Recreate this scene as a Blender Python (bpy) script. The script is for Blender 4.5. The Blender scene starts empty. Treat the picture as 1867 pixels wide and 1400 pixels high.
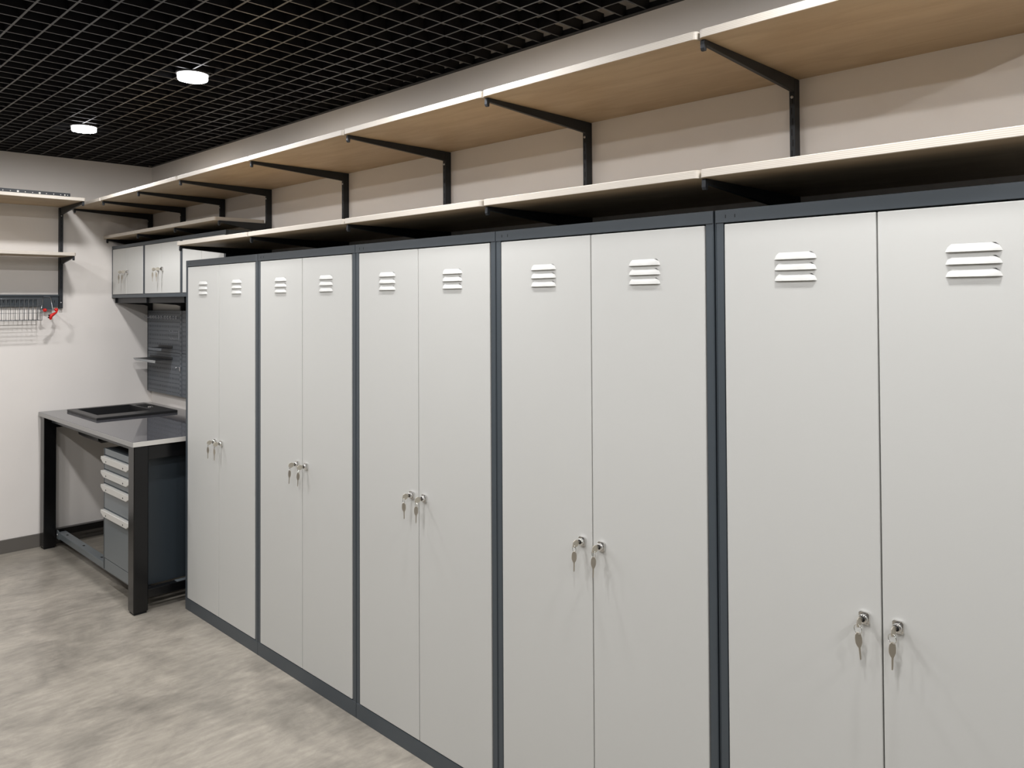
import bpy, bmesh, math, random
from mathutils import Vector, Matrix
random.seed(7)
S = bpy.context.scene
COL = S.collection
PI = math.pi

# ------------------------------------------------------------------ camera
CAM_LOC = Vector((6.0604, -2.2946, 1.6315))
YAW, PITCH, ROLL, FPX, CYPX = -0.78791, 0.018060, -0.0052277, 1448.886, 523.46
a = PI + YAW
fw = Vector((math.cos(a)*math.cos(PITCH), math.sin(a)*math.cos(PITCH), math.sin(PITCH)))
rt = fw.cross(Vector((0, 0, 1))).normalized()
up = rt.cross(fw)
r2 = math.cos(ROLL)*rt + math.sin(ROLL)*up
u2 = -math.sin(ROLL)*rt + math.cos(ROLL)*up
cd = bpy.data.cameras.new('camera')
cam = bpy.data.objects.new('camera', cd)
COL.objects.link(cam)
cam.matrix_world = Matrix(((r2.x, u2.x, -fw.x, CAM_LOC.x), (r2.y, u2.y, -fw.y, CAM_LOC.y),
                           (r2.z, u2.z, -fw.z, CAM_LOC.z), (0, 0, 0, 1)))
cd.sensor_fit = 'HORIZONTAL'
cd.sensor_width = 36
cd.lens = FPX*36/1867
cd.shift_y = (CYPX-700)/1867
cd.clip_start = 0.05
S.camera = cam

# ------------------------------------------------------------------ world and exposure
w = bpy.data.worlds.new('world')
S.world = w
w.use_nodes = True
w.node_tree.nodes['Background'].inputs[0].default_value = (0.9, 0.95, 1.0, 1)
w.node_tree.nodes['Background'].inputs[1].default_value = 0.02
S.view_settings.view_transform = 'Standard'
S.view_settings.look = 'None'
S.view_settings.gamma = 1
S.view_settings.use_curve_mapping = False
S.view_settings.exposure = 0.0
LAMP_EMIT = 362.0
LAMP_COL = (1.0, 0.99, 1.01)

# ------------------------------------------------------------------ materials
def srgb(r, g, b):
    f = lambda c: (c/255/12.92) if c/255 <= 0.04045 else ((c/255+0.055)/1.055)**2.4
    return (f(r), f(g), f(b), 1)

def mat(name, col, rough=0.5, metal=0.0, noise=0.0, nscale=8, bump=0.0, bscale=400, spec=0.5, coat=0.0):
    m = bpy.data.materials.new(name)
    m.use_nodes = True
    nt = m.node_tree
    b = nt.nodes['Principled BSDF']
    b.inputs['Roughness'].default_value = rough
    b.inputs['Metallic'].default_value = metal
    b.inputs['Specular IOR Level'].default_value = spec
    b.inputs['Coat Weight'].default_value = coat
    tc = nt.nodes.new('ShaderNodeTexCoord')
    n = nt.nodes.new('ShaderNodeTexNoise')
    n.inputs['Scale'].default_value = nscale
    n.inputs['Detail'].default_value = 4
    nt.links.new(tc.outputs['Object'], n.inputs['Vector'])
    cr = nt.nodes.new('ShaderNodeValToRGB')
    k = noise
    cr.color_ramp.elements[0].position = 0.3
    cr.color_ramp.elements[1].position = 0.7
    cr.color_ramp.elements[0].color = tuple(c*(1-k) for c in col[:3])+(1,)
    cr.color_ramp.elements[1].color = tuple(min(1, c*(1+k)) for c in col[:3])+(1,)
    nt.links.new(n.outputs['Fac'], cr.inputs['Fac'])
    nt.links.new(cr.outputs['Color'], b.inputs['Base Color'])
    if bump:
        n2 = nt.nodes.new('ShaderNodeTexNoise')
        n2.inputs['Scale'].default_value = bscale
        nt.links.new(tc.outputs['Object'], n2.inputs['Vector'])
        bp = nt.nodes.new('ShaderNodeBump')
        bp.inputs['Strength'].default_value = bump
        bp.inputs['Distance'].default_value = 0.0006
        nt.links.new(n2.outputs['Fac'], bp.inputs['Height'])
        nt.links.new(bp.outputs['Normal'], b.inputs['Normal'])
    return m

M = {}
M['wall'] = mat('wall_paint', srgb(232, 227, 220), 0.75, noise=0.015, nscale=3, bump=0.15, bscale=250, spec=0.3)
M['wallfar'] = mat('far_wall_grey_paint', srgb(100, 98, 96), 0.8, noise=0.02, nscale=3)
M['ceil'] = mat('ceiling_dark_paint', srgb(9, 11, 18), 0.9, spec=0.1)
M['slat'] = mat('ceiling_slat_black', srgb(30, 30, 32), 0.33, spec=0.6)
M['angle'] = mat('ceiling_angle_black', srgb(40, 41, 43), 0.55)
M['base'] = mat('baseboard_grey', srgb(98, 94, 88), 0.5)
M['graphite'] = mat('graphite_powder_coat', srgb(66, 73, 78), 0.40, noise=0.02, bump=0.12, bscale=700)
M['door'] = mat('light_grey_powder_coat', srgb(196, 196, 191), 0.42, noise=0.008, nscale=2, bump=0.06, bscale=500, spec=0.5)
M['bracket'] = mat('dark_bracket_coat', srgb(42, 45, 48), 0.5, spec=0.35)
M['slot'] = mat('slot_dark', srgb(10, 10, 11), 0.8)
M['zinc'] = mat('bright_zinc', srgb(205, 206, 208), 0.3, 0.25)
M['hole'] = mat('hole_dark', srgb(38, 41, 44), 0.7)
M['gap'] = mat('locker_interior_dark', srgb(40, 44, 48), 0.7)
M['chrome'] = mat('chrome', (0.75, 0.74, 0.72, 1), 0.12, 1.0)
M['nickel'] = mat('key_nickel', (0.62, 0.58, 0.50, 1), 0.42, 1.0)
M['steel'] = mat('zinc_steel', (0.6, 0.6, 0.6, 1), 0.35, 1.0)
M['black_gloss'] = mat('black_gloss_coat', srgb(13, 13, 14), 0.22)
M['dkgraph'] = mat('dark_graphite_coat', srgb(62, 68, 72), 0.35)
M['drawer'] = mat('drawer_graphite', srgb(104, 111, 114), 0.3)
M['handle'] = mat('light_handle', srgb(205, 203, 196), 0.4)
M['sink'] = mat('black_composite', srgb(24, 24, 25), 0.4, noise=0.15, nscale=300, bump=0.15, bscale=900)
M['peg'] = mat('pegboard_coat', srgb(84, 90, 96), 0.4)
M['wire'] = mat('dark_wire', srgb(118, 121, 122), 0.35, 0.5)
M['black'] = mat('black_coat', srgb(34, 36, 38), 0.45)
M['red'] = mat('red_rubber', srgb(205, 30, 22), 0.45)
M['pedestal'] = mat('pedestal_shaded_graphite', srgb(48, 55, 60), 0.35)  # body darker than the drawer fronts, shade on its side put into the colour
M['traylit'] = mat('tray_lit_grey', srgb(150, 152, 152), 0.4)  # front lip of the larger tray: light falling on it put into the grey
M['alu'] = mat('edge_strip', srgb(200, 197, 190), 0.3)

# worktop: grey laminate, glossy
M['top'] = mat('worktop_dark_gloss_laminate', srgb(74, 74, 78), 0.035, noise=0.03, nscale=30, spec=1.0)
M['edge'] = mat('worktop_edge_grey', srgb(150, 149, 146), 0.3)

# emission
m = bpy.data.materials.new('lamp_glow'); m.use_nodes = True
nt = m.node_tree; nt.nodes.clear()
o_ = nt.nodes.new('ShaderNodeOutputMaterial'); e_ = nt.nodes.new('ShaderNodeEmission')
e_.inputs[0].default_value = LAMP_COL+(1,); e_.inputs[1].default_value = LAMP_EMIT
nt.links.new(e_.outputs[0], o_.inputs[0])
M['glow'] = m
m = m.copy(); m.name = 'lamp_rim_glow'
m.node_tree.nodes['Emission'].inputs[1].default_value = 5.0
M['rimglow'] = m

# plywood: grain along X (or Y), layered edges
def ply(name, axis):
    m = bpy.data.materials.new(name); m.use_nodes = True
    nt = m.node_tree; b = nt.nodes['Principled BSDF']
    b.inputs['Roughness'].default_value = 0.5
    tc = nt.nodes.new('ShaderNodeTexCoord')
    mp = nt.nodes.new('ShaderNodeMapping')
    mp.inputs['Scale'].default_value = (2.0, 9, 9) if axis == 0 else (9, 2.0, 9)
    nt.links.new(tc.outputs['Object'], mp.inputs['Vector'])
    n = nt.nodes.new('ShaderNodeTexNoise'); n.inputs['Scale'].default_value = 1.6; n.inputs['Detail'].default_value = 7
    n.inputs['Distortion'].default_value = 0.8
    nt.links.new(mp.outputs[0], n.inputs['Vector'])
    cr = nt.nodes.new('ShaderNodeValToRGB')
    cr.color_ramp.elements[0].position = 0.35; cr.color_ramp.elements[0].color = srgb(168, 148, 120)
    cr.color_ramp.elements[1].position = 0.68; cr.color_ramp.elements[1].color = srgb(184, 166, 138)
    nt.links.new(n.outputs['Fac'], cr.inputs['Fac'])
    # edge plies
    sp = nt.nodes.new('ShaderNodeSeparateXYZ'); nt.links.new(tc.outputs['Object'], sp.inputs[0])
    nd = nt.nodes.new('ShaderNodeTexNoise'); nd.inputs['Scale'].default_value = 3; nt.links.new(tc.outputs['Object'], nd.inputs['Vector'])
    ad = nt.nodes.new('ShaderNodeMath'); ad.operation = 'MULTIPLY_ADD'; ad.inputs[1].default_value = 0.004
    nt.links.new(nd.outputs['Fac'], ad.inputs[0]); nt.links.new(sp.outputs[2], ad.inputs[2])
    sn = nt.nodes.new('ShaderNodeMath'); sn.operation = 'MULTIPLY'; sn.inputs[1].default_value = 2*PI/0.0042
    nt.links.new(ad.outputs[0], sn.inputs[0])
    s2 = nt.nodes.new('ShaderNodeMath'); s2.operation = 'SINE'; nt.links.new(sn.outputs[0], s2.inputs[0])
    er = nt.nodes.new('ShaderNodeValToRGB')
    er.color_ramp.elements[0].position = 0.0; er.color_ramp.elements[0].color = srgb(188, 178, 162)
    er.color_ramp.elements[1].position = 0.9; er.color_ramp.elements[1].color = srgb(206, 200, 190)
    mr = nt.nodes.new('ShaderNodeMapRange'); mr.inputs[1].default_value = -1; mr.inputs[2].default_value = 1
    nt.links.new(s2.outputs[0], mr.inputs[0]); nt.links.new(mr.outputs[0], er.inputs['Fac'])
    sn2 = nt.nodes.new('ShaderNodeSeparateXYZ'); nt.links.new(tc.outputs['Normal'], sn2.inputs[0])
    ab = nt.nodes.new('ShaderNodeMath'); ab.operation = 'ABSOLUTE'; nt.links.new(sn2.outputs[2], ab.inputs[0])
    gt = nt.nodes.new('ShaderNodeMath'); gt.operation = 'GREATER_THAN'; gt.inputs[1].default_value = 0.6
    nt.links.new(ab.outputs[0], gt.inputs[0])
    mx = nt.nodes.new('ShaderNodeMix'); mx.data_type = 'RGBA'
    nt.links.new(gt.outputs[0], mx.inputs[0]); nt.links.new(er.outputs[0], mx.inputs[6]); nt.links.new(cr.outputs[0], mx.inputs[7])
    nt.links.new(mx.outputs[2], b.inputs['Base Color'])
    return m
M['plyx'] = ply('birch_plywood_lengthwise', 0)
M['plyy'] = ply('birch_plywood_crosswise', 1)

# floor: mottled concrete-look vinyl
def floor_mat():
    m = bpy.data.materials.new('floor_concrete_vinyl'); m.use_nodes = True
    nt = m.node_tree; b = nt.nodes['Principled BSDF']
    tc = nt.nodes.new('ShaderNodeTexCoord')
    n1 = nt.nodes.new('ShaderNodeTexNoise'); n1.inputs['Scale'].default_value = 2.3; n1.inputs['Detail'].default_value = 6
    n1.inputs['Roughness'].default_value = 0.6; n1.inputs['Distortion'].default_value = 0.7
    n2 = nt.nodes.new('ShaderNodeTexNoise'); n2.inputs['Scale'].default_value = 14; n2.inputs['Detail'].default_value = 8
    n2.inputs['Roughness'].default_value = 0.75; n2.inputs['Distortion'].default_value = 0.5
    mp = nt.nodes.new('ShaderNodeMapping'); mp.inputs['Scale'].default_value = (1.0, 0.6, 1); mp.inputs['Rotation'].default_value = (0, 0, 0.5)
    nt.links.new(tc.outputs['Object'], mp.inputs['Vector'])
    nt.links.new(tc.outputs['Object'], n1.inputs['Vector']); nt.links.new(mp.outputs[0], n2.inputs['Vector'])
    c1 = nt.nodes.new('ShaderNodeValToRGB')
    c1.color_ramp.elements[0].position = 0.32; c1.color_ramp.elements[0].color = srgb(122, 117, 108)
    c1.color_ramp.elements[1].position = 0.68; c1.color_ramp.elements[1].color = srgb(163, 156, 144)
    c2 = nt.nodes.new('ShaderNodeValToRGB')
    c2.color_ramp.elements[0].position = 0.32; c2.color_ramp.elements[0].color = (0.80, 0.80, 0.80, 1)
    c2.color_ramp.elements[1].position = 0.70; c2.color_ramp.elements[1].color = (1.16, 1.16, 1.16, 1)
    nt.links.new(n1.outputs['Fac'], c1.inputs['Fac']); nt.links.new(n2.outputs['Fac'], c2.inputs['Fac'])
    mx = nt.nodes.new('ShaderNodeMix'); mx.data_type = 'RGBA'; mx.blend_type = 'MULTIPLY'; mx.inputs[0].default_value = 1
    mx.clamp_result = False
    nt.links.new(c1.outputs[0], mx.inputs[6]); nt.links.new(c2.outputs[0], mx.inputs[7])
    n3 = nt.nodes.new('ShaderNodeTexNoise'); n3.inputs['Scale'].default_value = 42; n3.inputs['Detail'].default_value = 5
    mp3 = nt.nodes.new('ShaderNodeMapping'); mp3.inputs['Scale'].default_value = (1.0, 0.22, 1); mp3.inputs['Rotation'].default_value = (0, 0, 0.3)
    nt.links.new(tc.outputs['Object'], mp3.inputs['Vector']); nt.links.new(mp3.outputs[0], n3.inputs['Vector'])
    c3 = nt.nodes.new('ShaderNodeValToRGB')
    c3.color_ramp.elements[0].position = 0.35; c3.color_ramp.elements[0].color = (0.93, 0.93, 0.93, 1)
    c3.color_ramp.elements[1].position = 0.72; c3.color_ramp.elements[1].color = (1.16, 1.16, 1.15, 1)
    nt.links.new(n3.outputs['Fac'], c3.inputs['Fac'])
    mx3 = nt.nodes.new('ShaderNodeMix'); mx3.data_type = 'RGBA'; mx3.blend_type = 'MULTIPLY'; mx3.inputs[0].default_value = 1
    nt.links.new(mx.outputs[2], mx3.inputs[6]); nt.links.new(c3.outputs[0], mx3.inputs[7])
    nt.links.new(mx3.outputs[2], b.inputs['Base Color'])
    b.inputs['Roughness'].default_value = 0.30
    b.inputs['Specular IOR Level'].default_value = 0.5
    bp = nt.nodes.new('ShaderNodeBump'); bp.inputs['Strength'].default_value = 0.15; bp.inputs['Distance'].default_value = 0.002
    nt.links.new(n2.outputs['Fac'], bp.inputs['Height']); nt.links.new(bp.outputs[0], b.inputs['Normal'])
    return m
M['floor'] = floor_mat()

# ------------------------------------------------------------------ mesh helpers
class MB:
    def __init__(s): s.v = []; s.f = []; s.smooth = []
    def add(s, vs, fs, smooth=False):
        n = len(s.v); s.v += [tuple(v) for v in vs]
        for f in fs: s.f.append([n+i for i in f]); s.smooth.append(smooth)
        return s
    def box(s, x0, x1, y0, y1, z0, z1):
        vs = [(x, y, z) for x in (x0, x1) for y in (y0, y1) for z in (z0, z1)]
        return s.add(vs, [(0, 1, 3, 2), (4, 6, 7, 5), (0, 4, 5, 1), (2, 3, 7, 6), (0, 2, 6, 4), (1, 5, 7, 3)])
    def prism(s, pts, axis, t0, t1):
        """pts: 2-D outline in the two other axes (in xyz order), extruded along axis"""
        def P(p, t):
            q = list(p); q.insert(axis, t); return tuple(q)
        n = len(pts)
        vs = [P(p, t0) for p in pts]+[P(p, t1) for p in pts]
        fs = [list(range(n))[::-1], list(range(n, 2*n))]
        fs += [(i, (i+1) % n, n+(i+1) % n, n+i) for i in range(n)]
        return s.add(vs, fs)
    def tube(s, pts, r, seg=6, caps=True):
        pts = [Vector(p) for p in pts]
        rings = []
        prev = None
        for i, p in enumerate(pts):
            t = (pts[min(i+1, len(pts)-1)]-pts[max(i-1, 0)]).normalized()
            if prev is None:
                ref = Vector((0, 0, 1)) if abs(t.z) < 0.9 else Vector((1, 0, 0))
                n = t.cross(ref).normalized()
            else:
                n = (prev-t*prev.dot(t)).normalized()
            prev = n
            b = t.cross(n)
            rr = r[i] if isinstance(r, (list, tuple)) else r
            rings.append([p+(n*math.cos(2*PI*k/seg)+b*math.sin(2*PI*k/seg))*rr for k in range(seg)])
        vs = [v for R_ in rings for v in R_]
        fs = []
        for i in range(len(pts)-1):
            for k in range(seg):
                fs.append((i*seg+k, i*seg+(k+1) % seg, (i+1)*seg+(k+1) % seg, (i+1)*seg+k))
        s.add(vs, fs, True)
        if caps: s.add(rings[0], [list(range(seg))[::-1]]); s.add(rings[-1], [list(range(seg))])
        return s
    def lathe(s, prof, cx, cy, cz, seg=20, axis='z'):
        vs = []
        for (r, h) in prof:
            for k in range(seg):
                c, d = math.cos(2*PI*k/seg)*r, math.sin(2*PI*k/seg)*r
                vs.append((cx+c, cy+d, cz+h) if axis == 'z' else (cx+c, cy+h, cz+d))
        fs = [(i*seg+k, i*seg+(k+1) % seg, (i+1)*seg+(k+1) % seg, (i+1)*seg+k) for i in range(len(prof)-1) for k in range(seg)]
        s.add(vs, fs, True)
        return s
    def torus(s, c, R, r, normal, seg=16, k2=6):
        n = Vector(normal).normalized(); a = n.orthogonal().normalized(); b = n.cross(a)
        c = Vector(c); vs = []
        for i in range(seg):
            t = 2*PI*i/seg; d = a*math.cos(t)+b*math.sin(t)
            for j in range(k2):
                q = 2*PI*j/k2
                vs.append(c+d*(R+r*math.cos(q))+n*(r*math.sin(q)))
        fs = [(i*k2+j, ((i+1) % seg)*k2+j, ((i+1) % seg)*k2+(j+1) % k2, i*k2+(j+1) % k2) for i in range(seg) for j in range(k2)]
        return s.add(vs, fs, True)
    def sphere(s, c, r, seg=10, rings=6):
        prof = [(r*math.sin(PI*i/rings)+1e-5, -r*math.cos(PI*i/rings)) for i in range(rings+1)]
        return s.lathe(prof, c[0], c[1], c[2], seg)

def build(name, mb, m, parent=None, bevel=0, segs=2, angle=35):
    me = bpy.data.meshes.new(name)
    me.from_pydata(mb.v, [], mb.f)
    bm = bmesh.new(); bm.from_mesh(me)
    for f, sm in zip(bm.faces, mb.smooth): f.smooth = sm
    bmesh.ops.recalc_face_normals(bm, faces=bm.faces)
    if bevel:
        ed = [e for e in bm.edges if len(e.link_faces) == 2 and e.calc_face_angle(0) > math.radians(angle)]
        bmesh.ops.bevel(bm, geom=ed, offset=bevel, segments=segs, profile=0.5, affect='EDGES', clamp_overlap=True)
    bm.to_mesh(me); bm.free()
    me.materials.append(m)
    o = bpy.data.objects.new(name, me)
    COL.objects.link(o)
    if parent: o.parent = parent
    return o

def tag(o, label=None, cat=None, group=None, kind=None):
    if label: o['label'] = label
    if cat: o['category'] = cat
    if group: o['group'] = group
    if kind: o['kind'] = kind
    return o

def thing(name, label, cat, loc=(0, 0, 0), rz=0, group=None):
    o = bpy.data.objects.new(name, None)
    o.empty_display_size = 0.05
    COL.objects.link(o)
    o.location = loc; o.rotation_euler = (0, 0, rz)
    return tag(o, label, cat, group)

KIDS = {}
def tree_copy(o, parent=None):
    c = o.copy(); COL.objects.link(c)
    if parent: c.parent = parent
    for ch in list(o.children): tree_copy(ch, c)
    return c

def place(o, loc, rz=0, label=None, group=None):
    o.location = loc; o.rotation_euler = (0, 0, rz)
    if label: o['label'] = label
    if group: o['group'] = group
    return o

# ------------------------------------------------------------------ setting
XE, YE, ZS, ZC = 8.2, -3.45, 3.05, 2.641
tag(build('floor', MB().box(-0.1, XE+.1, YE-.1, 0.1, -0.1, 0), M['floor']), kind='structure')
tag(build('wall_right', MB().box(-0.1, XE+.1, 0, 0.1, 0, ZS), M['wall']), kind='structure')
tag(build('wall_back', MB().box(-0.1, 0, YE, 0, 0, ZS), M['wall']), kind='structure')
tag(build('wall_left', MB().box(-0.1, XE+.1, YE-.1, YE, 0, ZS), M['wallfar']), kind='structure')
tag(build('wall_front', MB().box(XE, XE+.1, YE, 0, 0, ZS), M['wallfar']), kind='structure')
tag(build('ceiling', MB().box(-0.1, XE+.1, YE-.1, 0.1, ZS, ZS+.1), M['ceil']), kind='structure')
tag(build('baseboard_back', MB().box(0.0005, 0.012, YE, -0.001, 0, 0.088), M['base'], bevel=0.002), kind='structure')
tag(build('baseboard_right', MB().box(0.014, XE, -0.012, -0.0005, 0, 0.088), M['base'], bevel=0.002), kind='structure')
# wall angles that carry the open-cell ceiling
tag(build('trim_1', MB().box(0.0005, XE, -0.0025, -0.0005, ZC, ZC+.03).box(0.0005, XE, -0.022, -0.0005, ZC, ZC+.0018), M['angle']), kind='structure')
tag(build('trim_2', MB().box(0.0005, .0025, YE, -0.024, ZC, ZC+.03).box(0.0005, .022, YE, -0.024, ZC, ZC+.0018), M['angle']), kind='structure')

grid = tag(bpy.data.objects.new('ceiling_grid', None), kind='structure')
COL.objects.link(grid)
SH, ST = 0.040, 0.0075
z0 = ZC+.003
slx = build('ceiling_slat', MB().box(0.004, XE-.004, -ST/2, ST/2, 0, SH), M['slat'], grid)
sly = build('ceiling_slat', MB().box(-ST/2, ST/2, YE+.004, -0.004, 0, SH-.0006), M['slat'], grid)
slx.location = (0, -0.139, z0); sly.location = (0.06, 0, z0+.0003)
k = 1
while -0.139-0.1*k > YE+.02:
    c = slx.copy(); c.location = (0, -0.139-0.1*k, z0); COL.objects.link(c); k += 1
k = 1
while 0.06+0.1*k < XE-.02:
    c = sly.copy(); c.location = (0.06+0.1*k, 0, z0+.0003); COL.objects.link(c); k += 1

# ------------------------------------------------------------------ ceiling lamps
def lamp():
    t = thing('ceiling_lamp', '', 'lamp')
    mb = MB().lathe([(0.066, 0.055), (0.070, 0.05), (0.0715, 0.006), (0.070, 0.0), (0.067, 0.0), (0.066, 0.004)], 0, 0, 0, 24)
    mb.lathe([(0.066, 0.055), (0.0001, 0.055)], 0, 0, 0, 24)
    build('housing', mb, M['slat'], t)
    d = MB().lathe([(0.062, -0.022), (0.035, -0.0235), (0.0001, -0.024)], 0, 0, 0, 20)
    build('diffuser', d, M['glow'], t)
    build('frosted_rim', MB().lathe([(0.064, 0.004), (0.0645, -0.016), (0.062, -0.022)], 0, 0, 0, 20), M['rimglow'], t)
    build('lamp_socket', MB().lathe([(0.0665, 0.003), (0.0635, 0.003)], 0, 0, 0, 20), M['slat'], t)
    return t
L0 = lamp()
first = True
for iy, Y in enumerate((-0.81, -1.72, -2.63)):
    for ix, X in enumerate((1.14, 2.60, 4.07, 5.54, 7.0)):
        o = L0 if first else tree_copy(L0)
        first = False
        o.location = (X, Y, ZC-.002)
        if iy == 0 and ix == 0: o['label'] = 'round glowing ceiling lamp nearer the far wall, in the black grid'
        elif iy == 0 and ix == 1: o['label'] = 'round glowing ceiling lamp nearer the camera, larger in view'
        else: o['label'] = 'round glowing ceiling lamp, %s row, %s' % (('locker side', 'middle', 'far side')[iy], ('at the end wall', 'second from the end wall', 'third from the end wall', 'above the camera', 'behind the camera')[ix])
        o['group'] = 'round lamps in the open-cell ceiling'

# ------------------------------------------------------------------ lockers
H, D = 1.86, 0.5
LX = [1.800, 2.600, 3.400, 4.2005, 5.0045]
SPL = 0.3975
LNAME = ['farthest locker beside the workbench', 'second locker from the workbench', 'middle locker of the five',
         'second nearest locker', 'nearest locker at the right edge']

def louver_mb(w=0.104, h=0.0165, p=0.0058):
    # pressed vent: ramps out downwards, ends chamfered in; open underside with a dark slit
    mb = MB()
    e = 0.012
    n = 6
    vs = []
    rows = [(0.0, 0.0, e), (0.35, 0.55, e*0.42), (0.75, 0.92, e*0.12), (1.0, 1.0, 0.0)]
    for (t, q, ins) in rows:
        z = -h*t
        vs += [(-w/2+ins-0.0, 0.0, z), (-w/2+ins+0.007, -p*q, z), (w/2-ins-0.007, -p*q, z), (w/2-ins, 0.0, z)]
    fs = []
    for i in range(3):
        for j in range(3):
            a_ = i*4+j; fs.append((a_, a_+1, a_+5, a_+4))
    mb.add(vs, fs, True)
    # underside (slightly recessed)
    mb.add([(-w/2, 0, -h), (-w/2+.007, -p, -h), (w/2-.007, -p, -h), (w/2, 0, -h),
            (-w/2+.002, 0, -h+.0015), (w/2-.002, 0, -h+.0015)], [(0, 1, 2, 3)])
    return mb

def lock_mb():
    mb = MB()
    mb.prism([(-.0115, -.0105), (-.0085, -.0135), (.0085, -.0135), (.0115, -.0105), (.0115, .0105), (.0085, .0135), (-.0085, .0135), (-.0115, .0105)], 1, -0.007, 0.0)
    mb.lathe([(0.0098, 0), (0.0098, -0.008), (0.0085, -0.0095), (0.0060, -0.0095)], 0, -0.006, 0, 16, 'y')
    return mb

def plug_mb():
    mb = MB()
    mb.lathe([(0.0062, 0.0), (0.0060, -0.0008), (0.0001, -0.0008)], 0, -0.0150, 0, 14, 'y')
    return mb

def make_locker():
    t = thing('metal_locker', '', 'locker')
    W = 0.7985
    b = MB()
    b.box(0.0005, 0.0017, 0, D-.004, 0.0, H-.002).box(W-.0017, W, 0, D-.004, 0.0, H-.002)      # sides
    b.box(0.0017, W-.0017, D-.006, D-.004, 0.0, H-.01)                                         # back
    b.box(0.0017, W-.0017, 0.022, D-.006, H-.012, H-.010)                                      # top sheet, sunk
    b.box(0.0017, W-.0017, 0.022, D-.006, 0.058, 0.060)
    build('body', b, M['graphite'], t)
    # front frame
    h = MB().box(0.0005, W, -0.001, 0.022, 1.827, H)
    build('header', h, M['graphite'], t, bevel=0.0012)
    build('slot', MB().box(.0290, .0307, -.0014, -.0006, 1.8385, 1.8470), M['slot'], t)
    build('slot', MB().box(.0550, .0567, -.0014, -.0006, 1.8385, 1.8470), M['slot'], t)
    build('plinth', MB().box(0.0005, W, 0.0, 0.022, 0, 0.0605), M['graphite'], t, bevel=0.0012)
    for x0 in (0.0017, W-.0017-.021):
        build('post', MB().box(x0, x0+.021, 0.001, 0.021, 0.0605, 1.827), M['graphite'], t, bevel=0.0015)
    build('inner_stop', MB().box(0.02, W-.02, 0.019, 0.021, 0.058, 1.829), M['gap'], t)
    for x0, x1, lx in ((0.0262, SPL-.0016, SPL-.036), (SPL+.0016, W-.0262, SPL+.035)):
        d = build('door', MB().box(x0, x1, -0.001, 0.0175, 0.0640, 1.8235), M['door'], t, bevel=0.0022, segs=3)
        c = (x0+x1)/2
        for z in (1.7445, 1.719, 1.6935):
            lv = build('vent_louver', louver_mb(), M['door'], d); lv.location = (c, -0.001, z)
        lk = build('lock', lock_mb(), M['chrome'], d, bevel=0.0008, segs=2, angle=50); lk.location = (lx, -0.001, 0.933)
        pg = build('lock_plug', plug_mb(), M['slot'], d); pg.location = (lx, -0.001, 0.933)
    return t
lk0 = make_locker()
LOCK = []
for i, X in enumerate(LX):
    o = lk0 if i == 0 else tree_copy(lk0)
    place(o, (X, -D, 0), 0, ['light grey two-door metal locker with graphite frame, farthest, beside the workbench',
        'light grey two-door metal locker in graphite frame, second from the workbench',
        'light grey two-door metal locker, the middle one of the five in the row',
        'light grey two-door metal locker, second nearest, left of the largest one',
        'light grey two-door metal locker, nearest and largest, cut by the right edge'][i],
        'row of five lockers along the wall')
    for s, lx in (('left', SPL-.036), ('right', SPL+.035)):
        LOCK.append((X+lx, -D-.001, 0.933, 'keys in the %s door of the %s' % (s, LNAME[i]), i))

# ------------------------------------------------------------------ keys
def key_outline():
    # bow and blade, hanging down from the hole at the origin (x across, z down)
    return [(x_*.66, z_*.92) for (x_, z_) in [(-.0035, .006), (.0035, .006), (.0090, .001), (.0112, -.008), (.0108, -.018), (.0070, -.0255), (.0035, -.030),
            (.0035, -.034), (.0030, -.0365), (.0036, -.039), (.0028, -.0415), (.0035, -.044), (.0026, -.0465), (.0034, -.049),
            (.0024, -.052), (.0026, -.055), (.0006, -.058), (-.0022, -.057), (-.0026, -.030), (-.0070, -.0255), (-.0108, -.018), (-.0112, -.008), (-.0090, .001)]]
def make_keys():
    t = thing('key_set', '', 'keys')
    # inserted key: vertical plate standing out of the lock, bow turned down
    a_ = MB()
    a_.prism([(-0.014, -.003), (-0.020, -.0032), (-0.024, -.009), (-0.034, -.0125), (-0.043, -.009), (-0.0455, -.001), (-0.043, .007), (-0.034, .0105), (-0.024, .008), (-0.020, .0032), (-0.014, .003)], 0, -0.0012, 0.0012)
    k1 = build('inserted_key', a_, M['nickel'], t, bevel=0.0004, segs=1, angle=50)
    build('key_ring', MB().torus((0, -0.0395, -0.0145), 0.0100, 0.0010, (0.35, 1.0, 0.0)), M['chrome'], t)
    k2 = build('hanging_key', MB().prism(key_outline(), 1, -0.0010, 0.0010), M['nickel'], t, bevel=0.0003, segs=1, angle=50)
    k2.location = (0.0, -0.0395, -0.0265)
    return t
ks = make_keys()
rnd = random.Random(3)
for j, (x, y, z, lab, i) in enumerate(LOCK):
    o = ks if j == 0 else tree_copy(ks)
    place(o, (x, y, z), 0, 'ring of nickel '+lab, 'keys left in the locker locks')
    for ch in o.children:
        if ch.name.startswith('hanging'): ch.rotation_euler = (rnd.uniform(-.05, .05), rnd.uniform(-.09, .06), rnd.uniform(0.15, 0.75))

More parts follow.
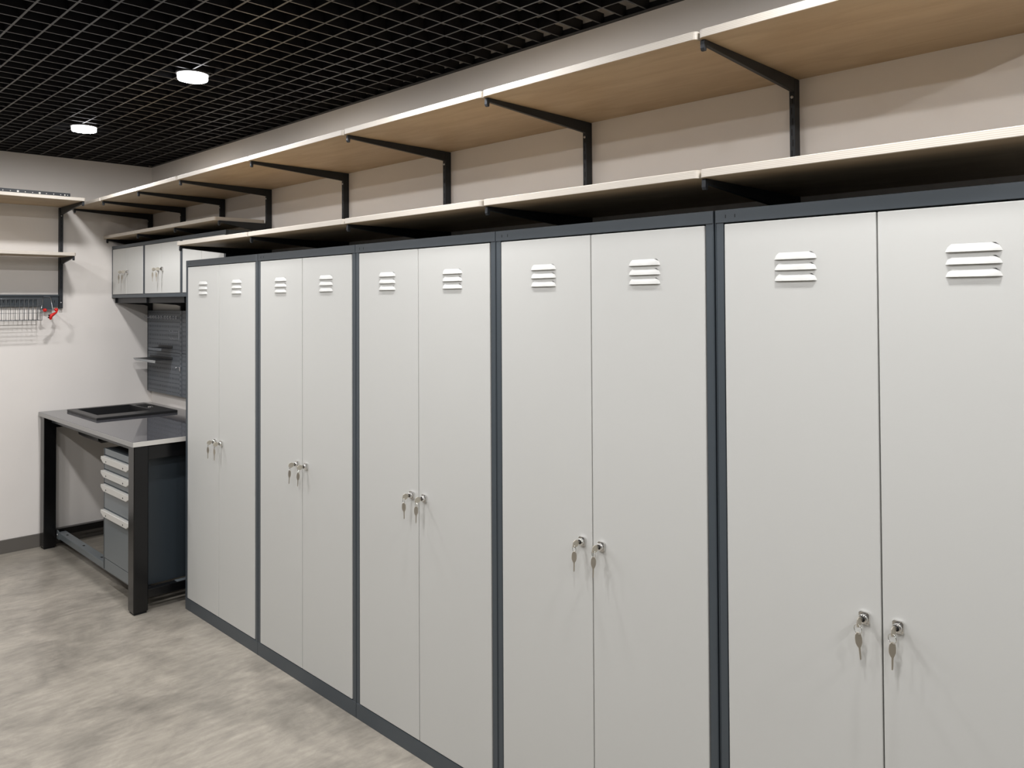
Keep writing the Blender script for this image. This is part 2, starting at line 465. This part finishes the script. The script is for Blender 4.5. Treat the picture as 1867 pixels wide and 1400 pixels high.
# ------------------------------------------------------------------ shelf system helpers
def upright(x, zb, zt, label, group, screws=(), endwall=False, w=0.017, d=0.033):
    t = thing('wall_upright', label, 'shelf upright', (0, 0, 0), 0, group)
    if not endwall: t.location = (x, 0, 0)
    else: t.location = (0, x, 0); t.rotation_euler = (0, 0, PI/2)
    mb = MB().box(-w/2, w/2, -d, -0.0006, zb, zt)
    build('rail', mb, M['bracket'], t, bevel=0.001)
    sl = MB(); z = zt-0.075; k = 0
    while z > zb+.03:
        sl.box(-.0016-(.003 if k % 2 else 0)+.0015, .0016-(.003 if k % 2 else 0)+.0015, -d-.0003, -d+.001, z, z+.020)
        z -= 0.032; k += 1
    build('slots', sl, M['slot'], t)
    for zz in screws:
        build('screw', MB().lathe([(0.0046, 0), (0.0042, -.0014), (0.0015, -.0018), (0.0001, -.0012)], 0, -d, zz, 10, 'y'), M['steel'], t)
    return t

def bracket_mesh(d, hw=0.042, bw=0.012):
    # side outline (y, z): z=0 at the board underside
    pts = [(-.034, -.0004), (-d+.004, -.0004), (-d, -.004), (-d-.0005, -.022), (-d+.003, -.029), (-d+.011, -.029), (-d+.0125, -.013), (-d+.030, -.0145),
           (-.060, -hw+.002), (-.034, -hw)]
    return MB().prism(pts, 0, -bw/2, bw/2)

BR = {}
def bracket(x, z, d, label, group, endwall=False, hw=0.042):
    key = (round(d, 3), round(hw, 3))
    if key not in BR:
        o = build('shelf_bracket', bracket_mesh(d, hw), M['bracket'], bevel=0.0012)
        BR[key] = o.data
    else:
        o = bpy.data.objects.new('shelf_bracket', BR[key]); COL.objects.link(o)
    if endwall: o.location = (0, x, z); o.rotation_euler = (0, 0, PI/2)
    else: o.location = (x, 0, z)
    return tag(o, label, 'bracket', group)

def rrect(x0, x1, y0, y1, r, corners=(1, 1, 1, 1), n=5):
    pts = []
    for (cx, cy, a0, on) in ((x0+r, y0+r, PI, corners[0]), (x1-r, y0+r, 1.5*PI, corners[1]), (x1-r, y1-r, 0, corners[2]), (x0+r, y1-r, .5*PI, corners[3])):
        if on:
            for i in range(n+1):
                t = a0+(PI/2)*i/n; pts.append((cx+r*math.cos(t), cy+r*math.sin(t)))
        else:
            pts.append((cx-r if cx < (x0+x1)/2 else cx+r, cy-r if cy < (y0+y1)/2 else cy+r))
    return pts

TH = 0.0215
def board(x0, x1, y0, y1, z, label, group, m='plyx', notch=False):
    """z = underside"""
    cx, cy = (x0+x1)/2, (y0+y1)/2
    pts = rrect(x0-cx, x1-cx, y0-cy, y1-cy, 0.013, (1, 1, 0, 0) if notch else (1, 1, 1, 1))
    if notch:      # the back corners are cut out around the uprights
        a_, b_ = y1-cy, y1-cy-.0335
        pts = pts[:-2]+[(x1-cx-.004, b_), (x1-cx-.004, a_), (x0-cx+.0135, a_), (x0-cx+.0135, b_), (x0-cx, b_)]
        pts.insert(len(pts)-5, (x1-cx, b_))
    mb = MB().prism(pts, 2, 0, TH)
    o = build('shelf_board', mb, M[m], bevel=0.0018, segs=2, angle=50)
    o.location = (cx, cy, z)
    return tag(o, label, 'shelf', group)

SX = [0.001, 0.588, 1.187, 1.7865, 2.5865, 3.3865, 4.1865, 4.9865, 5.7865]     # board seams
ZU, ZL, ZLC = 2.2925, 1.9395, 2.0912
DU = 0.548
up_lab = ['birch upper shelf board in the far corner above the first hanging cabinet',
          'birch upper shelf board above the second hanging cabinet', 'birch upper shelf board above the hanging cabinet next to the lockers',
          'birch upper shelf board above the farthest locker', 'birch upper shelf board above the second locker from the workbench',
          'birch upper shelf board above the middle locker', 'birch upper shelf board above the second nearest locker',
          'birch upper shelf board above the nearest locker, cut by the picture edge']
lo_lab = ['birch lower shelf board close above the farthest locker', 'birch lower shelf board close above the second locker from the workbench',
          'birch lower shelf board close above the middle locker', 'birch lower shelf board close above the second nearest locker',
          'birch lower shelf board close above the nearest locker']
for i in range(8):
    board(SX[i]+.0022, SX[i+1]-.0026, -DU, -0.0008, ZU, up_lab[i], 'upper shelf boards on the locker wall')
for i in range(5):
    board(SX[i+3]+.0022, SX[i+4]-.0026, -DU, -0.0008, ZL, lo_lab[i], 'lower shelf boards over the lockers', notch=True)
for i in range(3):
    board(SX[i]+.0012, SX[i+1]-.0022, -0.340, -0.034, ZLC,
          ['narrow birch shelf board over the first hanging cabinet in the corner', 'narrow birch shelf board over the middle hanging cabinet',
           'narrow birch shelf board over the third hanging cabinet'][i], 'narrow shelf boards over the hanging cabinets')
UX = [0.020, 0.598, 1.197, 1.796, 2.594, 3.393, 4.192, 4.991]
uname = ['in the far room corner', 'between the first and second hanging cabinets', 'between the second and third hanging cabinets',
         'where the hanging cabinets meet the lockers', 'behind the two farthest lockers', 'at the left side of the middle locker',
         'between the middle and second nearest lockers', 'between the two nearest lockers']
for i, x in enumerate(UX):
    upright(x, 0.993 if i < 4 else 1.30, 2.2915 + (0.0), 'dark slotted wall upright '+uname[i], 'slotted uprights on the locker wall', (2.236,) if i < 3 else (2.236, 2.03))
    bracket(x+.003, ZU, DU-.012, 'long dark bracket under the upper shelf '+uname[i], 'brackets under the upper shelf')
    if i >= 3:
        bracket(x+.003, ZL, DU-.012, 'long dark bracket under the lower locker shelf '+uname[i], 'brackets under the lower locker shelf', hw=0.05)
    if i <= 3:
        bracket(x+.003, ZLC, 0.322, 'short dark bracket under the narrow shelf '+uname[i], 'brackets under the narrow shelf', hw=0.055)

# ------------------------------------------------------------------ hanging cabinets
GD, GZ0, GZ1 = 0.277, 1.672, 2.042
def make_cabinet():
    t = thing('wall_cabinet', '', 'cabinet')
    W = 0.5985; Hc = GZ1-GZ0
    b = MB().box(0.0005, .0017, 0, GD-.036, 0, Hc).box(W-.0017, W, 0, GD-.036, 0, Hc).box(.0017, W-.0017, GD-.038, GD-.036, 0, Hc)
    b.box(.0017, W-.0017, .016, GD-.038, Hc-.004, Hc-.002).box(.0017, W-.0017, .016, GD-.038, 0.0, .002)
    build('body', b, M['graphite'], t)
    build('header', MB().box(.0005, W, -.001, .018, Hc-.022, Hc), M['graphite'], t, bevel=.001)
    build('bottom_rail', MB().box(.0005, W, -.001, .018, 0, .022), M['graphite'], t, bevel=.001)
    for x0 in (.0017, W-.0167):
        build('post', MB().box(x0, x0+.015, .001, .018, .022, Hc-.022), M['graphite'], t, bevel=.001)
    build('inner_stop', MB().box(.01, W-.01, .016, .0175, .02, Hc-.02), M['gap'], t)
    sp = W/2-.012
    for x0, x1, lx in ((.0195, sp-.001, sp-.032), (sp+.001, W-.0195, sp+.030)):
        d = build('door', MB().box(x0, x1, -.001, .014, .0245, Hc-.0245), M['door'], t, bevel=.002)
        lk = build('lock', lock_mb(), M['chrome'], d); lk.location = (lx, -.001, .178)
        pg = build('lock_plug', plug_mb(), M['slot'], d); pg.location = (lx, -.001, .178)
    return t, sp
cb, sp = make_cabinet()
for i, X in enumerate((0.002, 0.601, 1.2)):
    o = cb if i == 0 else tree_copy(cb)
    place(o, (X, -GD, GZ0), 0, ['light grey two-door hanging cabinet in the far corner', 'light grey two-door hanging cabinet, middle of the three above the workbench',
          'light grey hanging cabinet partly hidden by the farthest locker and shelf'][i], 'hanging cabinets above the workbench')
    if i < 2:
        for s, lx in (('left', sp-.032), ('right', sp+.030)):
            kk = tree_copy(ks)
            place(kk, (X+lx, -GD-.001, GZ0+.178), 0, 'ring of nickel keys in the %s door of the %s hanging cabinet' % (s, ('corner', 'middle')[i]), 'keys left in the hanging cabinets')

# support rails and arms under the hanging cabinets
for i, (xa, xb) in enumerate(((0.034, 0.575), (0.615, 1.172), (1.212, 1.772))):
    mb = MB().box(xa, xb, -.250, -.2485, GZ0-.037, GZ0-.001).box(xa, xb, -.2485, -.224, GZ0-.0025, GZ0-.001).box(xa, xb, -.2485, -.232, GZ0-.037, GZ0-.0355)
    tag(build('support_rail', mb, M['black'], bevel=.0005, segs=1), ['black channel rail under the corner hanging cabinet', 'black channel rail under the middle hanging cabinet',
        'black channel rail under the third hanging cabinet'][i], 'rail', 'rails under the hanging cabinets')
for i, x in enumerate((UX[0], UX[1], UX[2])):
    o = build('cabinet_bracket', MB().prism([(-.034, -.0012), (-.262, -.0012), (-.262, -.036), (-.225, -.038), (-.06, -.052), (-.034, -.06)], 0, -.006, .006), M['black'], bevel=.001)
    o.location = (x+.002, 0, GZ0)
    tag(o, ['black arm under the hanging cabinet in the far corner', 'black arm under the joint of the first two hanging cabinets',
            'black arm under the joint of the last two hanging cabinets'][i], 'bracket', 'arms under the hanging cabinets')

# ------------------------------------------------------------------ pegboard
def peg_panel(x0, x1, zb, zt, label):
    t = thing('pegboard_panel', label, 'pegboard', (x0, -0.034, zb), 0, 'perforated tool panels')
    W, Hh = x1-x0, zt-zb
    build('panel', MB().box(0, W, -.0015, 0, 0, Hh).box(0, W, 0, .012, 0, .0015).box(0, W, 0, .012, Hh-.0015, Hh).box(0, .0015, 0, .012, 0, Hh).box(W-.0015, W, 0, .012, 0, Hh), M['peg'], t)
    hs = MB()
    nx = int((W-.03)/.0252)
    z = .022; r = 0
    while z < Hh-.015:
        for k in range(nx):
            x = .02+k*(W-.04)/(nx-1)
            if r % 2 == 0: hs.box(x-.0032, x+.0032, -.0021, -.0013, z-.0032, z+.0032)
            else: hs.box(x-.0022, x+.0022, -.0021, -.0013, z-.008, z+.008)
        z += .0315; r += 1
    tag(build('holes', hs, M['hole'], t), kind='stuff')
    return t
for (x0, x1, c) in ((0.032, 0.600, 'left'), (0.634, 1.19, 'right')):
    peg_panel(x0, x1, 1.289, 1.580, 'upper %s grey perforated tool panel above the worktop' % ('corner' if c == 'left' else 'right hand'))
    peg_panel(x0, x1, 0.992, 1.286, 'lower %s grey perforated tool panel above the worktop' % ('corner' if c == 'left' else 'right hand'))
# slotted cover strip between the panels is the upright itself, standing proud
o = build('panel_joint_strip', MB().box(.6015, .6325, -.0375, -.0345, .992, 1.58), M['peg'], bevel=.0008)
tag(o, 'narrow grey slotted strip joining the left and right tool panels', 'strip')
sl = MB(); z = 1.0
while z < 1.56: sl.box(.609, .6115, -.0380, -.0372, z, z+.014).box(.6215, .624, -.0380, -.0372, z, z+.014); z += .030
build('slots', sl, M['slot'], o)

# small silver peg hooks
def peg_hook():
    mb = MB().tube([(0, 0, 0), (0, -.010, 0), (0, -.030, -.006), (0, -.040, -.003), (0, -.046, .010)], .0023, 6)
    mb.box(-.004, .004, -.001, .0, -.012, .012)
    return mb
hk = None
for k in range(10):
    x = .085+k*.0475 if k < 5 else .345+(k-5)*.0475
    if hk is None: o = hk = build('peg_hook', peg_hook(), M['zinc'])
    else: o = hk.copy(); COL.objects.link(o)
    o.location = (x, -.0362, 1.532)
    tag(o, 'small chrome hook, %s in the %s run of five on the tool panel' % (('leftmost', 'second from left', 'middle one', 'fourth from left', 'rightmost')[k % 5], 'left' if k < 5 else 'right'), 'hook', 'chrome hooks along the tool panel, '+('left run' if k < 5 else 'right run'))
mb = MB().tube([(0, 0, 0), (0, -.04, 0), (0, -.05, .012)], .0018).tube([(.045, 0, 0), (.045, -.04, 0), (.045, -.05, .012)], .0018)
mb.tube([(0, 0, -.045), (0, -.04, -.045), (0, -.05, -.033)], .0018).tube([(.045, 0, -.045), (.045, -.04, -.045), (.045, -.05, -.033)], .0018)
mb.tube([(.045, -.002, .012), (.045, -.002, -.055)], .0018).tube([(0, -.002, .0), (.045, -.002, .0)], .0018)
o = build('tool_holder', mb, M['zinc']); o.location = (.545, -.0362, 1.432)
tag(o, 'chrome wire tool holder with four prongs on the upper tool panel beside the locker', 'holder')
mb = MB().tube([(0, 0, 0), (0, -.02, 0)], .004).sphere((0, -.022, 0), .006).box(.01, .024, -.006, 0, -.022, .006)
o = build('tool_clip', mb, M['steel']); o.location = (.598, -.0380, 1.19)
tag(o, 'small metal clip low on the tool panel next to the locker', 'clip')

def tray(x0, x1, dep, z, label, m='traylit'):
    t = thing('panel_shelf', label, 'tray', (x0, -.0362, z), 0, 'small shelves hung on the tool panels')
    W = x1-x0
    build('shelf_plate', MB().box(0, W, -dep, 0, 0, .0015).box(0, W, -.0015, 0, .0015, .018), M['black'], t, bevel=.0004, segs=1)
    build('front_lip', MB().prism([(0, .0015), (W, .0015), (W-.004, -.017), (.035, -.013)], 1, -dep-.0016, -dep), M[m], t)
    return t
tray(.070, .475, .116, 1.238, 'metal tray with front lip coloured as lit on the lower tool panel, the one sticking out left')
tray(.230, .475, .075, 1.318, 'small dark metal tray on the upper tool panel, above the larger one', 'peg')

# ------------------------------------------------------------------ workbench
ZT = 0.905
wb = thing('workbench', 'workbench with grey laminate top and black square legs in the corner', 'workbench', (0, 0, 0))
# worktop with the cut-out for the sink
sx0, sx1, sy0, sy1 = .165, .715, -.585, -.125          # hole
tb = MB()
xs = [0.0135, sx0, sx1, 1.716]; ys = [-.742, sy0, sy1, -.0135]
zt0 = ZT-.026
V = {}
vs = []; fs = []
def vid(x, y, z):
    k = (x, y, z)
    if k not in V: V[k] = len(vs); vs.append(k)
    return V[k]
for i in range(3):
    for j in range(3):
        if i == 1 and j == 1: continue
        for z in (zt0, ZT):
            fs.append([vid(xs[i], ys[j], z), vid(xs[i+1], ys[j], z), vid(xs[i+1], ys[j+1], z), vid(xs[i], ys[j+1], z)])
for i in range(3):
    for y in (ys[0], ys[3]): fs.append([vid(xs[i], y, zt0), vid(xs[i+1], y, zt0), vid(xs[i+1], y, ZT), vid(xs[i], y, ZT)])
    for x in (xs[0], xs[3]): fs.append([vid(x, ys[i], zt0), vid(x, ys[i+1], zt0), vid(x, ys[i+1], ZT), vid(x, ys[i], ZT)])
for y in (ys[1], ys[2]): fs.append([vid(xs[1], y, zt0), vid(xs[2], y, zt0), vid(xs[2], y, ZT), vid(xs[1], y, ZT)])
for x in (xs[1], xs[2]): fs.append([vid(x, ys[1], zt0), vid(x, ys[2], zt0), vid(x, ys[2], ZT), vid(x, ys[1], ZT)])
tb.add(vs, fs)
build('tabletop', tb, M['top'], wb)
build('edge_strip', MB().box(1.7162, 1.7185, -.742, -.135, zt0, ZT-.001), M['alu'], wb, bevel=.0006)
build('edge_strip', MB().box(.0135, 1.7185, -.7443, -.7422, zt0, ZT-.001), M['edge'], wb, bevel=.0006)
def leg(x0, y0):
    mb = MB()
    mb.box(x0, x0+.080, y0, y0+.075, .010, zt0-.001)
    return build('leg', mb, M['black_gloss'], wb, bevel=.004, segs=2)
for x0 in (.030, 1.632):
    for y0 in (-.735, -.100):
        l_ = leg(x0, y0)
        build('foot', MB().box(x0+.006, x0+.074, y0+.006, y0+.069, 0, .010), M['slot'], l_)
for x0 in (.046, 1.650):
    build('side_beam', MB().box(x0, x0+.044, -.660, -.100, .070, .115), M['black_gloss'], wb, bevel=.002)
    build('side_beam', MB().box(x0, x0+.044, -.660, -.100, .800, .872), M['black_gloss'], wb, bevel=.002)
build('long_beam', MB().box(.110, 1.632, -.650, -.600, .060, .100), M['drawer'], wb, bevel=.002)
build('long_beam', MB().box(.110, 1.632, -.095, -.050, .060, .115), M['black_gloss'], wb, bevel=.002)
build('long_beam', MB().box(.110, 1.632, -.690, -.665, .838, .8775), M['dkgraph'], wb, bevel=.002)
hb = MB()
for x in (.22, .55, .88): hb.box(x, x+.022, -.631, -.619, .0996, .1006)
build('slots', hb, M['slot'], wb)
for x, y in ((.112, -.652), (1.70, -.40)):
    build('bolt', MB().lathe([(.009, 0), (.009, -.004), (.006, -.007), (.0001, -.007)], x+.01, y, .085 if x < 1 else .118, 8, 'y'), M['steel'], wb)
build('corner_plate', MB().box(1.655, 1.690, -.50, -.36, .1155, .118), M['drawer'], wb)
build('corner_plate', MB().prism([(.11, .06), (.16, .06), (.16, .105), (.13, .115), (.11, .115)], 1, -.656, -.6505), M['drawer'], wb)

# drawer pedestal
dp = thing('drawer_cabinet', 'graphite drawer cabinet with four drawers and pale handles under the workbench', 'drawer cabinet', (1.165, -.705, .116))
W, Hd = .462, .672
build('body', MB().box(0, W, .020, .600, 0, Hd+.015).box(0, .012, 0, .020, 0, Hd+.015).box(W-.012, W, 0, .020, 0, Hd+.015), M['pedestal'], dp, bevel=.0015)
build('header', MB().box(.0122, W-.0122, .002, .0198, Hd-.020, Hd+.0152), M['drawer'], dp, bevel=.001)
build('plinth', MB().box(.012, W-.012, .002, .020, 0, .062), M['drawer'], dp, bevel=.001)
for (z0_, z1_) in ((.066, .345), (.349, .489), (.493, .568), (.572, .648)):
    d = build('drawer', MB().box(.014, W-.014, 0.0, .0195, z0_, z1_), M['drawer'], dp, bevel=.0015)
    zz = z1_-.033
    hnd = MB().prism([(.014, zz+.031), (W-.014, zz+.031), (W-.014, zz+.014), (W-.055, zz-.004), (.055, zz-.004), (.014, zz+.014)], 1, -.0215, 0.0)
    h_ = build('handle', hnd, M['handle'], d, bevel=.0025)
    scr = MB()
    for xx in (.10, W-.10): scr.lathe([(.0045, 0), (.0045, -.001), (.0001, -.001)], xx, -.0215, zz+.009, 8, 'y')
    sc_ = build('screws', scr, M['slot'], d)

# sink
sk = thing('kitchen_sink', 'black composite inset sink with ribbed ledge in the worktop', 'sink', (0, 0, ZT))
X0, X1, Y0, Y1 = .148, .735, -.608, -.105
bx0, bx1, by0, by1 = .196, .600, -.560, -.225
mb = MB()
xs = [X0, bx0, bx1, X1]; ys = [Y0, by0, by1, Y1]
vs = []; fs = []; V = {}
ZR = .016
for i in range(3):
    for j in range(3):
        if i == 1 and j == 1: continue
        fs.append([vid(xs[i], ys[j], ZR), vid(xs[i+1], ys[j], ZR), vid(xs[i+1], ys[j+1], ZR), vid(xs[i], ys[j+1], ZR)])
for i in range(3):
    for y in (ys[0], ys[3]): fs.append([vid(xs[i], y, .0005), vid(xs[i+1], y, .0005), vid(xs[i+1], y, ZR), vid(xs[i], y, ZR)])
    for x in (xs[0], xs[3]): fs.append([vid(x, ys[i], .0005), vid(x, ys[i+1], .0005), vid(x, ys[i+1], ZR), vid(x, ys[i], ZR)])
mb.add(vs, fs)
build('rim', mb, M['sink'], sk, bevel=.004, segs=2)
# basin: inside and outside skin
g = .014; t_ = .006; zb = -.170
def ring(x0, x1, y0, y1, z): return [(x0, y0, z), (x1, y0, z), (x1, y1, z), (x0, y1, z)]
R_ = [ring(bx0, bx1, by0, by1, ZR-.001), ring(bx0+g, bx1-g, by0+g, by1-g, zb+.02), ring(bx0+g+.03, bx1-g-.03, by0+g+.03, by1-g-.03, zb+t_)]
Ro = [ring(bx0-t_, bx1+t_, by0-t_, by1+t_, .0), ring(bx0+g-t_, bx1-g+t_, by0+g-t_, by1-g+t_, zb+.02), ring(bx0+g+.02, bx1-g-.02, by0+g+.02, by1-g-.02, zb)]
for RR in (R_, Ro):
    mb = MB(); vs = [v for q in RR for v in q]; fs = [(4*a_+k, 4*a_+(k+1) % 4, 4*a_+4+(k+1) % 4, 4*a_+4+k) for a_ in range(2) for k in range(4)]+[(8, 9, 10, 11)]
    mb.add(vs, fs)
    if RR is R_: bas = mb
    else: bas.add(mb.v, mb.f)
build('basin', bas, M['sink'], sk)
build('drain', MB().lathe([(.038, .004), (.036, .007), (.012, .004), (.0001, .004)], .40, -.39, zb+t_, 16), M['chrome'], sk)
for k in range(7):
    x = .26+k*.030
    if abs(x-.44) < .02: continue
    build('rib', MB().box(x, x+.009, -.205, -.135, ZR-.001, ZR+.0028), M['sink'], sk, bevel=.001, segs=1)
build('tap_hole_cover', MB().lathe([(.017, 0), (.017, .003), (.014, .005), (.0001, .005)], .443, -.172, ZR, 16), M['chrome'], sk)
build('overflow', MB().lathe([(.011, 0), (.011, -.002), (.008, -.004), (.0001, -.004)], .53, by1-.004, -.012, 14, 'y'), M['chrome'], sk)

# ------------------------------------------------------------------ end wall shelf system
board(0.034, 0.500, -1.55, -0.603, 2.2925, 'deep birch shelf board on the end wall, upper one at left', 'shelf boards on the end wall', 'plyy')
board(0.034, 0.312, -1.55, -0.603, 1.9480, 'narrow birch shelf board on the end wall, lower one at left', 'shelf boards on the end wall', 'plyy')
upright(-0.6145, 1.600, 2.2915, 'dark slotted wall upright on the end wall beside the sink corner', 'slotted uprights on the end wall', (2.235, 1.640), True, w=.022)
def ew_bracket(y, z, d, lab): 
    o = bracket(y, z, d, lab, 'brackets on the end wall', True, 0.05 if d > .4 else .045)
ew_bracket(-0.6145, 2.2925, 0.487, 'dark bracket under the upper end wall shelf')
ew_bracket(-0.6145, 1.9480, 0.300, 'dark bracket under the lower end wall shelf')
# horizontal tool rail
rl = thing('tool_rail', 'dark horizontal tool rail on the end wall below the shelves', 'rail', (0.0005, -1.56, 1.612))
build('rail', MB().box(.004, .022, 0, .932, 0, .070).box(0.0, .030, 0, .932, .070, .083), M['dkgraph'], rl, bevel=.001)
hs = MB(); y = .03
while y < .92: hs.box(.0218, .0226, y, y+.004, .028, .044); y += .025
build('slots', hs, M['slot'], rl)
tag(hs and rl, None)

# wire basket
bk = thing('wire_basket', 'dark wire basket hanging from the tool rail at the left edge', 'basket', (0.034, -1.20, 1.525))
bw_, bd_, bh_ = .440, .115, .140
fr = MB()
for z in (0, bh_):
    fr.tube([(0, 0, z), (bd_, 0, z), (bd_, bw_, z), (0, bw_, z), (0, 0, z)], .0024 if z else .002, 6)
build('rim_wire', fr, M['wire'], bk)
wr = MB(); n = 17
for k in range(n+1):
    y = bw_*k/n
    wr.tube([(0, y, bh_), (0, y, 0), (bd_, y, 0), (bd_, y, bh_)], .0014, 5)
for k in range(1, 5):
    x = bd_*k/5
    wr.tube([(x, 0, bh_), (x, 0, 0), (x, bw_, 0), (x, bw_, bh_)], .0014, 5)
for z in (.047, .094): wr.tube([(0, 0, z), (bd_, 0, z), (bd_, bw_, z), (0, bw_, z)], .0014, 5)
build('wire_mesh', wr, M['wire'], bk)

# double hook with red tips
hh = thing('storage_hook', 'steel wall hook with red rubber tips hanging on the tool rail', 'hook', (0.0305, -.702, 1.60))
build('plate', MB().prism([(-.033, -.012), (.033, -.012), (.020, .070), (.020, .092), (-.020, .092), (-.020, .070)], 0, 0.0, .004), M['dkgraph'], hh, bevel=.001)
build('side_wire', MB().tube([(.006, -.036, -.012), (.006, -.022, .075), (.006, .022, .075), (.006, .036, -.012)], .0028, 6), M['steel'], hh)
build('cross_bar', MB().tube([(.008, -.040, -.010), (.008, .038, -.010)], .004, 8), M['wire'], hh)
build('prong', MB().tube([(.006, -.034, -.010), (.080, -.034, -.010)], .004, 8), M['steel'], hh)
build('prong', MB().tube([(.006, .034, -.010), (.080, .034, -.008)], .004, 8), M['steel'], hh)
build('red_tip', MB().sphere((.088, -.034, -.010), .0125), M['red'], hh)
build('red_tip', MB().sphere((.088, .034, -.008), .0125), M['red'], hh)
build('red_hook', MB().tube([(.095, .038, -.012), (.105, .030, -.026), (.115, .012, -.036), (.120, -.004, -.046), (.120, -.010, -.060), (.118, -.006, -.072)], [.005, .006, .009, .012, .011, .006], 10), M['red'], hh)
build('rubber_stud', MB().sphere((.128, -.020, -.044), .005).sphere((.128, -.022, -.058), .005), M['slot'], hh)

# spare upright lying on the end wall shelf
sr = thing('loose_rail', 'black perforated rail lying on top of the upper end wall shelf', 'rail', (0.452, -1.52, 2.2925+TH+.0005))
Lr = .838
build('rail', MB().box(0, .003, 0, Lr, .0, .026).box(-.018, 0, 0, Lr, .0235, .026).box(-.018, .0, 0, Lr, 0, .002), M['bracket'], sr, bevel=.0006, segs=1)
hs = MB(); hb2 = MB()
y = Lr-.012; k = 0
for dy, r_ in ((.016, .0028), (.032, .0042), (.056, .0028), (.096, .0030), (.137, .0030), (.175, .0062), (.214, .0026), (.254, .0026), (.294, .0062), (.334, .0026), (.374, .0026), (.414, .0062)):
    yy = Lr-dy
    pts = [(yy+r_*math.cos(2*PI*q/10), .013+r_*math.sin(2*PI*q/10)) for q in range(10)]
    hs.prism(pts, 0, .0029, .0036)
build('bright_holes', hs, M['handle'], sr)  # pale discs for the perforations, light showing through put into their colour
bpy.context.view_layer.update()
